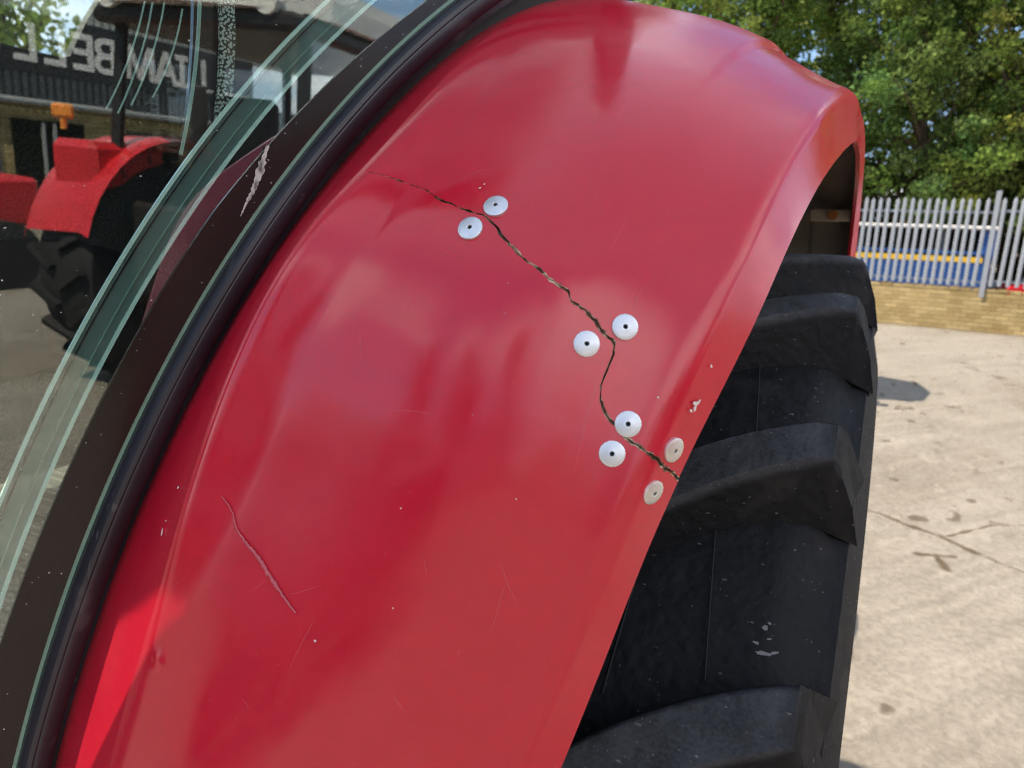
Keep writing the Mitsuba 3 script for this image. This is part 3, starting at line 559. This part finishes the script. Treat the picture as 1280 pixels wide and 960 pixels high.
def on_fender(m, deg, col, spin=0., out=0.):
    d, c = np.array([deg]), np.array([col]); o = surf(d, c)[0]; n = surf_n(d, c)[0]
    if col > NC - 12:                                           # on the flange: square to the flange
        n = np.mean([surf_n(d, np.array([cc]))[0] for cc in np.linspace(col - 2, min(col + 3, NC - 2), 5)], 0); n /= np.linalg.norm(n)
    ex = np.cross(V3(0, 0, 1), n); ex /= np.linalg.norm(ex); ey = np.cross(n, ex)
    ex, ey = ex * math.cos(spin) + ey * math.sin(spin), ey * math.cos(spin) - ex * math.sin(spin)
    return frame(m, o + n * out, ex, ey, n)
WASH = [(25.85, 48.33), (24.51, 45.99), (21.41, 99.44), (20.35, 92.59), (17.21, 110.16), (15.81, 109.35), (16.41, 129.75), (14.33, 128.87)]
WASH = [(a, b) for a, b in WASH]
R = .0083
washer = lathe([(.0014, -.003), (.0014, .0014), (.0017, .00175), (.0026, .0018), (.0031, .00155), (R * .72, .00125), (R * .95, .0007), (R, .0004), (R, -.003)], 44)
hole = lathe([(0, -.0006), (.00142, -.0006)], 20); stem = lathe([(0, .0005), (.0006, .0004), (.0007, -.0006)], 12)
rw = np.random.default_rng(4)
for i, (a, b) in enumerate(WASH):
    sp = rw.uniform(0, 6); o = .0012 if i != 1 else .0027
    wm = washer.copy(); wm.apply_transform(trimesh.transformations.rotation_matrix(rw.normal(0, .035), [math.cos(sp), math.sin(sp), 0]))
    put(TR + '__fender__washer', on_fender(wm, a, b, sp, o), 'mat_washer' if i < 6 else 'mat_dull_washer', smooth=35)
    put(TR + '__fender__rivet_hole', on_fender(cat([hole]), a, b, sp, o), 'mat_hole')
def flat_blob(r, seed, asp=1., n=11):
    q = np.random.default_rng(seed); a = np.linspace(0, 2 * np.pi, n, endpoint=False); rr = r * q.uniform(.55, 1.2, n)
    return extr(Polygon(np.stack([rr * np.cos(a), rr * np.sin(a) * asp], 1)).buffer(0), .00035)
for i, (a, b, r, asp) in enumerate([(18.73, 129.86, 0.003, 0.5), (18.51, 130.26000000000002, 0.0028, 0.45), (18.330000000000002, 129.36, 0.0016, 0.6), (18.86, 130.66000000000003, 0.0013, 0.8), (20.54, 129.39, 0.0011, 0.7), (26.73, 39.94, 0.001, 0.5), (27.0, 40.44, 0.0009, 0.5), (18.58, 114.56, 0.0008, 0.7), (5.56, 61.11, 0.0009, 1.0), (10.57, 11.47, 0.0009, 2.2), (8.22, 10.82, 0.0011, 2.6), (8.82, 11.02, 0.0007, 2.0), (22.3, 66.07, 0.0004, 1), (7.6, 76, 0.0005, 1), (13.2, 92, 0.0005, 1), (21.0, 70, 0.0004, 1), (12.0, 66, 0.0006, 1.0), (16.5, 74, 0.0004, 1)]):
    put(TR + '__fender__paint_chip', on_fender(flat_blob(r, i, asp), a, b, i * 1.3, .0003 + .0009), 'mat_chip')
# gouge with a raised burr
gd = np.array([[9.52, 27.27], [8.99, 31.24], [8.49, 36.11], [7.78, 42.06], [7.13, 47.81], [6.54, 53.28]]); u = np.linspace(0, 5, 60)
ga, gc = np.interp(u, range(6), gd[:, 0]), np.interp(u, range(6), gd[:, 1])
rg = np.random.default_rng(2); gp = surf(ga, gc) + surf_n(ga, gc) * .0009 + rg.normal(0, .00022, (60, 3))
put(TR + '__fender__scratch', tube(gp, .0004 + .0011 * np.sin(np.linspace(0.1, np.pi - .1, 60)) * rg.uniform(.5, 1.2, 60), 6), 'mat_scratch', smooth=True)
s2 = np.linspace(0, 1, 24); ga, gc = 10.88 + -1.36 * s2, 21.58 + 5.69 * s2
put(TR + '__fender__scratch', tube(surf(ga, gc) + surf_n(ga, gc) * .0008 + rg.normal(0, .00012, (24, 3)), .00045, 5), 'mat_scratch', smooth=True)
hl = []                                                          # hairline scuffs in the lacquer
for q in range(34):
    a0, c0 = rg.uniform(2, 40), rg.uniform(30, 112); da, dc = rg.normal(0, 1.6), rg.normal(0, 7); s3 = np.linspace(0, 1, 12)
    A, C = a0 + da * s3 + .3 * rg.normal() * s3 * s3, c0 + dc * s3
    if np.any((np.abs(A - np.interp(C, cols, up_d)) < .5)): continue
    hl.append(tube(face(A, C, A[0] < np.interp(C[0], cols, lo_d)) + surf_n(A, C) * .00002, rg.uniform(.00008, .0002) * np.sin(np.linspace(.2, 2.9, 12)), 4))
put(TR + '__fender__hairline_scuff', cat(hl), 'mat_scratch'); lab(TR + '__fender__hairline_scuff', kind='stuff')
# bracket and bolt on the front wall inside the fender arch
bk = V3(-.062, 1.38, .040) * UNIT + V3(0, 0, EYE)
put(TR + '__fender__bracket', rbox(bk[0] - .045, bk[0] + .035, bk[1], bk[1] + .08, bk[2] - .012, bk[2] + .012, .003), 'mat_inner_skin')
put(TR + '__fender__bolt', cyl(bk + V3(0, -.012, 0), bk + V3(0, .01, 0), .011, 6), 'mat_rust')

# ---- rear wheel
AXY, AXZ, RT = 1.32, .993, .984
RC = RT - .064
def ring(prof, n=160):
    """(x, radius) pairs turned about the axle"""
    p = np.array(prof, float); th = np.linspace(0, 2 * np.pi, n + 1)
    return gridmesh(np.stack([np.broadcast_to(p[:, :1], (len(p), n + 1)), AXY - p[:, 1:] * np.cos(th), AXZ + p[:, 1:] * np.sin(th)], -1))
cas = [(-.50, .56), (-.535, .62), (-.56, .72), (-.565, .80), (-.545, .875), (-.515, RC - .018), (-.48, RC - .004), (-.40, RC + .004), (-.26, RC + .008), (-.12, RC + .004), (-.045, RC - .004), (-.018, RC - .016), (.004, RC - .040), (.022, .875), (.040, .80), (.036, .72), (.012, .62), (-.02, .56)]
put(TR + '__wheel__tyre', ring(cas, 220), 'mat_tyre', smooth=50)
put(TR + '__wheel__rim', ring([(-.50, .56), (-.47, .50), (-.10, .46), (-.05, .50), (-.02, .56), (-.025, .53), (-.07, .49), (-.14, .44), (-.17, .20), (-.15, .0)], 72), 'mat_cream', smooth=40)
NL_ = 22
def lug(th0, mirror=False):
    """one bar: from the shoulder (x = -.012) inwards and round to the middle of the tread"""
    rows = []
    for u in np.linspace(0, 1, 15):
        x = -.004 - .285 * u
        dth = -(3.0 * u + 4.2 * u * u) * 1.75                   # degrees: sweeps back towards the middle
        w = 2.8 + 1.6 * u
        top = RT - .001 - .004 * (2 * u - .9) ** 2 - (.006 if u == 0 else 0)
        base = RC - .012 if u > .05 else RC - .03
        sec = [(1.0, base), (.35, RT - .016), (.12, top - .0025), (-.10, top), (-w + .12, top), (-w - .12, top - .004), (-w - .45, RT - .018), (-w - 1.1, RC + .014), (-w - 2.0, base)]
        rows.append([(x, r, th0 + dth + d) for d, r in sec])
    e0 = [(x + .0, r, t) for x, r, t in rows[0]]
    end = [(min(.030, .000 + (RT - r) * .40), r - .012 - .05 * (RT - r), t) for x, r, t in e0]
    end2 = [(.024, RC - .045 - .004 * k, th0 - 1.5 + (1.0 - k * .25) * (.8 if k < 5 else .6)) for k in range(9)]
    rows = [end2, end] + rows
    a = np.array(rows, float); t = np.radians(a[..., 2]); x = a[..., 0]
    if mirror: x = -.525 - x
    P = np.stack([x, AXY - a[..., 1] * np.cos(t), AXZ + a[..., 1] * np.sin(t)], -1)
    return gridmesh(P, mirror)
for i in range(NL_):
    put(TR + '__wheel__tread_lug', lug(57.2 + i * 360 / NL_), 'mat_tyre', smooth=38)
for i in range(NL_):
    put(TR + '__wheel__tread_lug', lug(57.2 + (i + .5) * 360 / NL_, True), 'mat_tyre', smooth=38)
fl = []                                                          # mould lines between the lugs
for i in range(NL_):
    for x0, x1 in ((-.085, -.105), (-.175, -.17)):
        th = np.radians(57.0 + i * 360 / NL_ + np.linspace(1.3, 10.5, 8) - (4.0 if x0 < -.1 else 1.6)); rr = RC + .0075
        fl.append(tube(np.stack([np.linspace(x0, x1, 8), AXY - rr * np.cos(th), AXZ + rr * np.sin(th)], -1), .0011, 4))
put(TR + '__wheel__mould_line', cat(fl), 'mat_mould_line', smooth=False); lab(TR + '__wheel__mould_line', kind='stuff')

def on_tyre(m, deg, x, r, spin=0.):
    a = math.radians(deg); n = V3(0, -math.cos(a), math.sin(a)); ey = V3(0, math.sin(a), math.cos(a)); ex = V3(1, 0, 0)
    return frame(m, V3(x, AXY, AXZ) + n * r, ex * math.cos(spin) + ey * math.sin(spin), ey * math.cos(spin) - ex * math.sin(spin), n)
sf = [on_tyre(flat_blob(r, 50 + k, asp), dg, x, RC + .0055, sp) for k, (dg, x, r, asp, sp) in enumerate(((42.7, -.040, .0075, .28, .1), (42.9, -.030, .004, .4, .5), (43.2, -.047, .003, .5, 0), (44.2, -.041, .003, .8, .3), (44.5, -.038, .0022, .5, -.4), (43.6, -.036, .002, .6, .2)))]
put(TR + '__wheel__scuff', cat(sf), 'mat_scuff'); lab(TR + '__wheel__scuff', 'pale scrape marks on the tread')
# ---- cab: rear quarter glass, drawn in 24 degrees towards the rear and leaning 2.8 degrees outward at the top
GO = V3(-.486, .432, EYE); GU = V3(.40674, .91355, 0); GH = V3(.04463, -.01987, .99881); GN = V3(.91245, -.40625, -.04885)
def gl(y, h, out=0.): return GO + GU * np.asarray(y)[..., None] + GH * np.asarray(h)[..., None] + GN * out
sc = np.array([[-0.186,-0.5427],[-0.1748,-0.4953],[-0.1622,-0.4478],[-0.1481,-0.4005],[-0.1325,-0.3535],[-0.1155,-0.3069],[-0.097,-0.2609],[-0.0769,-0.2155],[-0.0553,-0.1708],[-0.0321,-0.127],[-0.0073,-0.0842],[0.019,-0.0424],[0.047,-0.0018],[0.0767,0.0375],[0.108,0.0754],[0.141,0.1117],[0.1757,0.1464],[0.2122,0.1794],[0.2503,0.2105],[0.2903,0.2397],[0.332,0.2667],[0.3756,0.2915],[0.4209,0.314],[0.4679,0.334]])
from scipy.interpolate import CubicSpline, UnivariateSpline
ds = np.concatenate([[0], np.cumsum(np.linalg.norm(np.diff(sc, axis=0), axis=1))]); us = np.linspace(0, ds[-1], 260)
sc = np.stack([UnivariateSpline(ds, sc[:, k], s=len(ds) * 4e-6)(us) for k in (0, 1)], 1)
st = np.gradient(sc, axis=0); st /= np.linalg.norm(st, axis=1, keepdims=True); sn = np.stack([-st[:, 1], st[:, 0]], 1)     # towards the glass
def off(d): return sc + sn * d
def strip(d0, d1, out, key, m, o2=None, sl=slice(None), thick=.004):
    a, b = off(d0)[sl], off(d1)[sl]
    P = np.stack([gl(a[:, 0], a[:, 1], out), gl(b[:, 0], b[:, 1], out if o2 is None else o2), gl(b[:, 0], b[:, 1], (out if o2 is None else o2) - thick), gl(a[:, 0], a[:, 1], out - thick), gl(a[:, 0], a[:, 1], out)], 1)
    return put(key, gridmesh(P), m, smooth=20)
prof = np.array([(-1.0, -.8), (-1.02, -.1), (-.95, .45), (-.72, .78), (-.45, .86), (-.33, .80), (-.22, .86), (.15, .82), (.6, .55), (.92, .1), (1.0, -.4), (1.0, -.8)])[::-1]
scen = gl(sc[:, 0], sc[:, 1], .006)
scen = scen + np.random.default_rng(6).normal(0, 1, (12, 3)).repeat(24, 0)[:len(scen)] * 0 + GN * (np.interp(us, np.linspace(0, us[-1], 22), np.random.default_rng(6).normal(0, .0006, 22)))[:, None]
put(TR + '__window_seal', tube(scen, .0124, prof=prof, up=GN), 'mat_seal', smooth=35)
strip(-.019, .004, -.003, TR + '__added_seal_lip', 'mat_seal', o2=.004)  # dark strip added to hide a sunlit sliver beside the seal
strip(.0128, .0158, .001, TR + '__side_window__glass_edge', 'mat_green_edge')
# the pane: bounded by the seal below, the cab corner behind and the roof above
b = off(.0145); keep = b[:, 0] < .44
outl = Polygon([tuple(q) for q in b[keep]] + [(.45, .78), (-.29, .78), (-.29, b[0, 1])]).buffer(0)
tv, tf = trimesh.creation.triangulate_polygon(outl, engine='earcut')
put(TR + '__side_window__pane', trimesh.Trimesh(gl(tv[:, 0], tv[:, 1], 0.), tf, process=False), 'mat_glass')
strip(.0165, np.interp(us, [0, ds[-1] * .5, ds[-1] * .72, ds[-1]], [.050, .043, .028, .018])[:, None], .0030, TR + '__window_trim', 'mat_trim', o2=.0022)
strip(.050, .077, -.020, TR + '__inner_glass__bevel_band', 'mat_glass_band')
strip(.0750, .0776, -.018, TR + '__inner_glass__pane_edge', 'mat_edge_highlight'); strip(.0505, .0533, -.018, TR + '__inner_glass__pane_edge', 'mat_edge_highlight'); strip(.0712, .0722, -.018, TR + '__inner_glass__pane_edge', 'mat_trim'); strip(.0600, .0606, -.018, TR + '__inner_glass__pane_edge', 'mat_green_edge')
# dust, droppings and a long scrape on the glass and its black border
rd = np.random.default_rng(17); dust = []
for q in range(150):
    k = rd.integers(0, len(us)); d0 = rd.uniform(.016, .16) if q % 3 else rd.uniform(.016, .05); c = sc[k] + sn[k] * d0
    if c[0] > .40 or c[0] < -.27: continue
    dust.append(frame(flat_blob(rd.choice([.0004, .0005, .0007, .0011], p=[.4, .35, .2, .05]), 200 + q, rd.uniform(.4, 1.2), 7), gl(c[0], c[1], .0034 if d0 < .052 else .0004), GU, GH, GN))
put(TR + '__side_window__dust_speck', cat(dust), 'mat_dust'); lab(TR + '__side_window__dust_speck', kind='stuff')
scr = np.array([[0.0431, 0.0589],[0.0388, 0.0469],[0.0352, 0.035],[0.0294, 0.0203],[0.0231, 0.0095],[0.0188, 0.0001]]); w_ = np.array([.0012, .0030, .0034, .0022, .0012, .0004]) ; rj = np.random.default_rng(5)
L_ = np.interp(np.linspace(0, 5, 40), range(6), scr[:, 0]), np.interp(np.linspace(0, 5, 40), range(6), scr[:, 1]); ww = np.interp(np.linspace(0, 5, 40), range(6), w_) * rj.uniform(.55, 1.25, 40)
put(TR + '__window_trim__scrape', gridmesh(np.stack([gl(L_[0] - ww, L_[1], .0036), gl(L_[0] + ww, L_[1], .0036)], 1)), 'mat_scrape'); lab(TR + '__window_trim__scrape', 'long pale scrape on the black border of the window')
# upright edges of the inner sliding panes and the post behind them
def upright(a, b, w, out, m, key):
    (y0, h0), (y1, h1) = a, b; t = np.linspace(0, 1, 8); y = y0 + (y1 - y0) * t + .012 * t * (1 - t); h = h0 + (h1 - h0) * t
    P = gl(y, h, out); put(key, tube(P, w, prof=np.array([(-1, -.5), (1, -.5), (1, .5), (-1, .5)]), up=GN), m)
for (a, bb, w) in (((-.0404, .155), (-.0717, .074), .0006), ((-.035, .155), (-.0639, .072), .0006), ((-.0265, .157), (-.0543, .079), .0006), ((-.0136, .155), (-.0384, .087), .0006), ((-.0004, .163), (-.0200, .046), .0013)):
    upright(a, bb, w, -.02, 'mat_glass_edge', TR + '__inner_glass__pane_edge')
upright((.025, .18), (.0165, .066), .006, -.035, 'mat_frit', TR + '__cab__sun_strip')
upright((.010, .18), (-.006, .045), .008, -.045, 'mat_trim', TR + '__cab__post')
# cab shell with a far window
CX = -2.30
win = Polygon([(.20, 2.40), (1.10, 2.372), (1.215, 2.372), (1.235, 2.38), (1.25, 2.41), (1.29, 2.48), (1.345, 2.56), (1.42, 2.62), (.9, 2.66), (.20, 2.66)])
E = math.hypot(1, 0)
k2 = 2.30 / 1.9                                                  # the far wall stands at CX
win = Polygon([((x) * k2, 2.0 + (z - 2.0) * k2) for x, z in win.exterior.coords])
far = sbox(.15, .95, 1.95, 2.90)
put(TR + '__cab__far_wall', frame(extr(far.difference(win), .03), V3(CX, 0, 0), V3(0, 1, 0), V3(0, 0, 1), V3(1, 0, 0)), 'mat_dotted')
wv, wf = trimesh.creation.triangulate_polygon(win, engine='earcut')
put(TR + '__cab__far_window', trimesh.Trimesh(np.stack([np.full(len(wv), CX + .01), wv[:, 0], wv[:, 1]], 1), wf), 'mat_clear_glass')
put(TR + '__cab__roof', rbox(CX - .05, -.44, .05, 2.0, 2.80, 3.02, .06), 'mat_white')
put(TR + '__cab__added_dark_lining', box(CX + .04, -.455, .18, 1.86, 2.765, 2.797), 'mat_cab_inner')  # black slab added so the roof reflects dark in the fender
put(TR + '__cab__floor', box(CX, -.56, .15, 1.9, .85, .95), 'mat_cab_inner')
put(TR + '__cab__rear_wall', box(CX, -.60, .14, .17, .95, 1.40), 'mat_cab_inner'); put(TR + '__cab__front_wall', box(CX, -.63, 1.88, 1.93, .95, 2.80), 'mat_cab_inner')
put(TR + '__cab__sun_blocking_header', box(CX, -.60, .14, .17, 2.40, 2.80), 'mat_cab_inner')  # header lowered to block sun and shrink the lit wedge on the fender
put(TR + '__cab__corner_post', frame(rbox(-.05, .012, -.02, .03, 0, 1.85, .008), GO + GU * -.28 + GH * -1.05, GN, GU, GH), 'mat_black_plastic')
put(TR + '__cab__side_post', frame(rbox(-.03, .012, -.02, .05, .31, .80, .008), GO + GU * .44, GN, GU, GH), 'mat_black_plastic')
put(TR + '__cab__side_panel', box(-.66, -.63, .93, 1.90, 2.30, 2.80), 'mat_tinted')
put(TR + '__cab__wheel_arch', frame(extr(Polygon([tuple(q) for q in off(-.004)[keep]] + [(.45, -1.05), (-.29, -1.05)]).buffer(0), .012), GO - GN * .03, GU, GH, GN), 'mat_cab_inner')
put(TR + '__cab__side_return', box(-.66, -.43, .88, .92, .95, 2.80), 'mat_cab_inner')
put(TR + '__cab__inner_arch', box(-.68, -.64, .93, 1.9, .95, 2.30), 'mat_cab_inner')
put(TR + '__seat', cat([rbox(-1.65, -1.15, .55, 1.05, 1.25, 1.42, .05), rbox(-1.65, -1.15, .45, .60, 1.40, 2.05, .05)]), 'mat_dotted')
# the rest of the tractor ahead of the wheel
put(TR + '__bonnet', rbox(-1.75, -1.0, 2.02, 4.3, 1.1, 1.95, .12), 'mat_red_plain', smooth=30)
put(TR + '__chassis', rbox(-1.7, -1.05, .5, 4.2, .55, 1.05, .05), 'mat_dark_metal')
def plainwheel(x, y, r, w, key):
    pz = [(0, -w * .3), (r * .5, -w * .3), (r * .55, -w / 2), (r * .92, -w / 2), (r, -w * .3), (r, w * .3), (r * .92, w / 2), (r * .55, w / 2), (r * .5, w * .3), (0, w * .3)]
    put(key, frame(lathe(pz, 40), V3(x, y, r), V3(0, 1, 0), V3(0, 0, 1), V3(1, 0, 0)), 'mat_tyre_plain', smooth=40)
plainwheel(-.75, 3.6, .66, .42, TR + '__front_wheel'); plainwheel(-2.0, 3.6, .66, .42, TR + '__front_wheel'); plainwheel(-2.5, AXY, .98, .55, TR + '__far_wheel')
lab(TR, 'red tractor close by, its cracked fender arched over a huge black tyre', 'tractor')
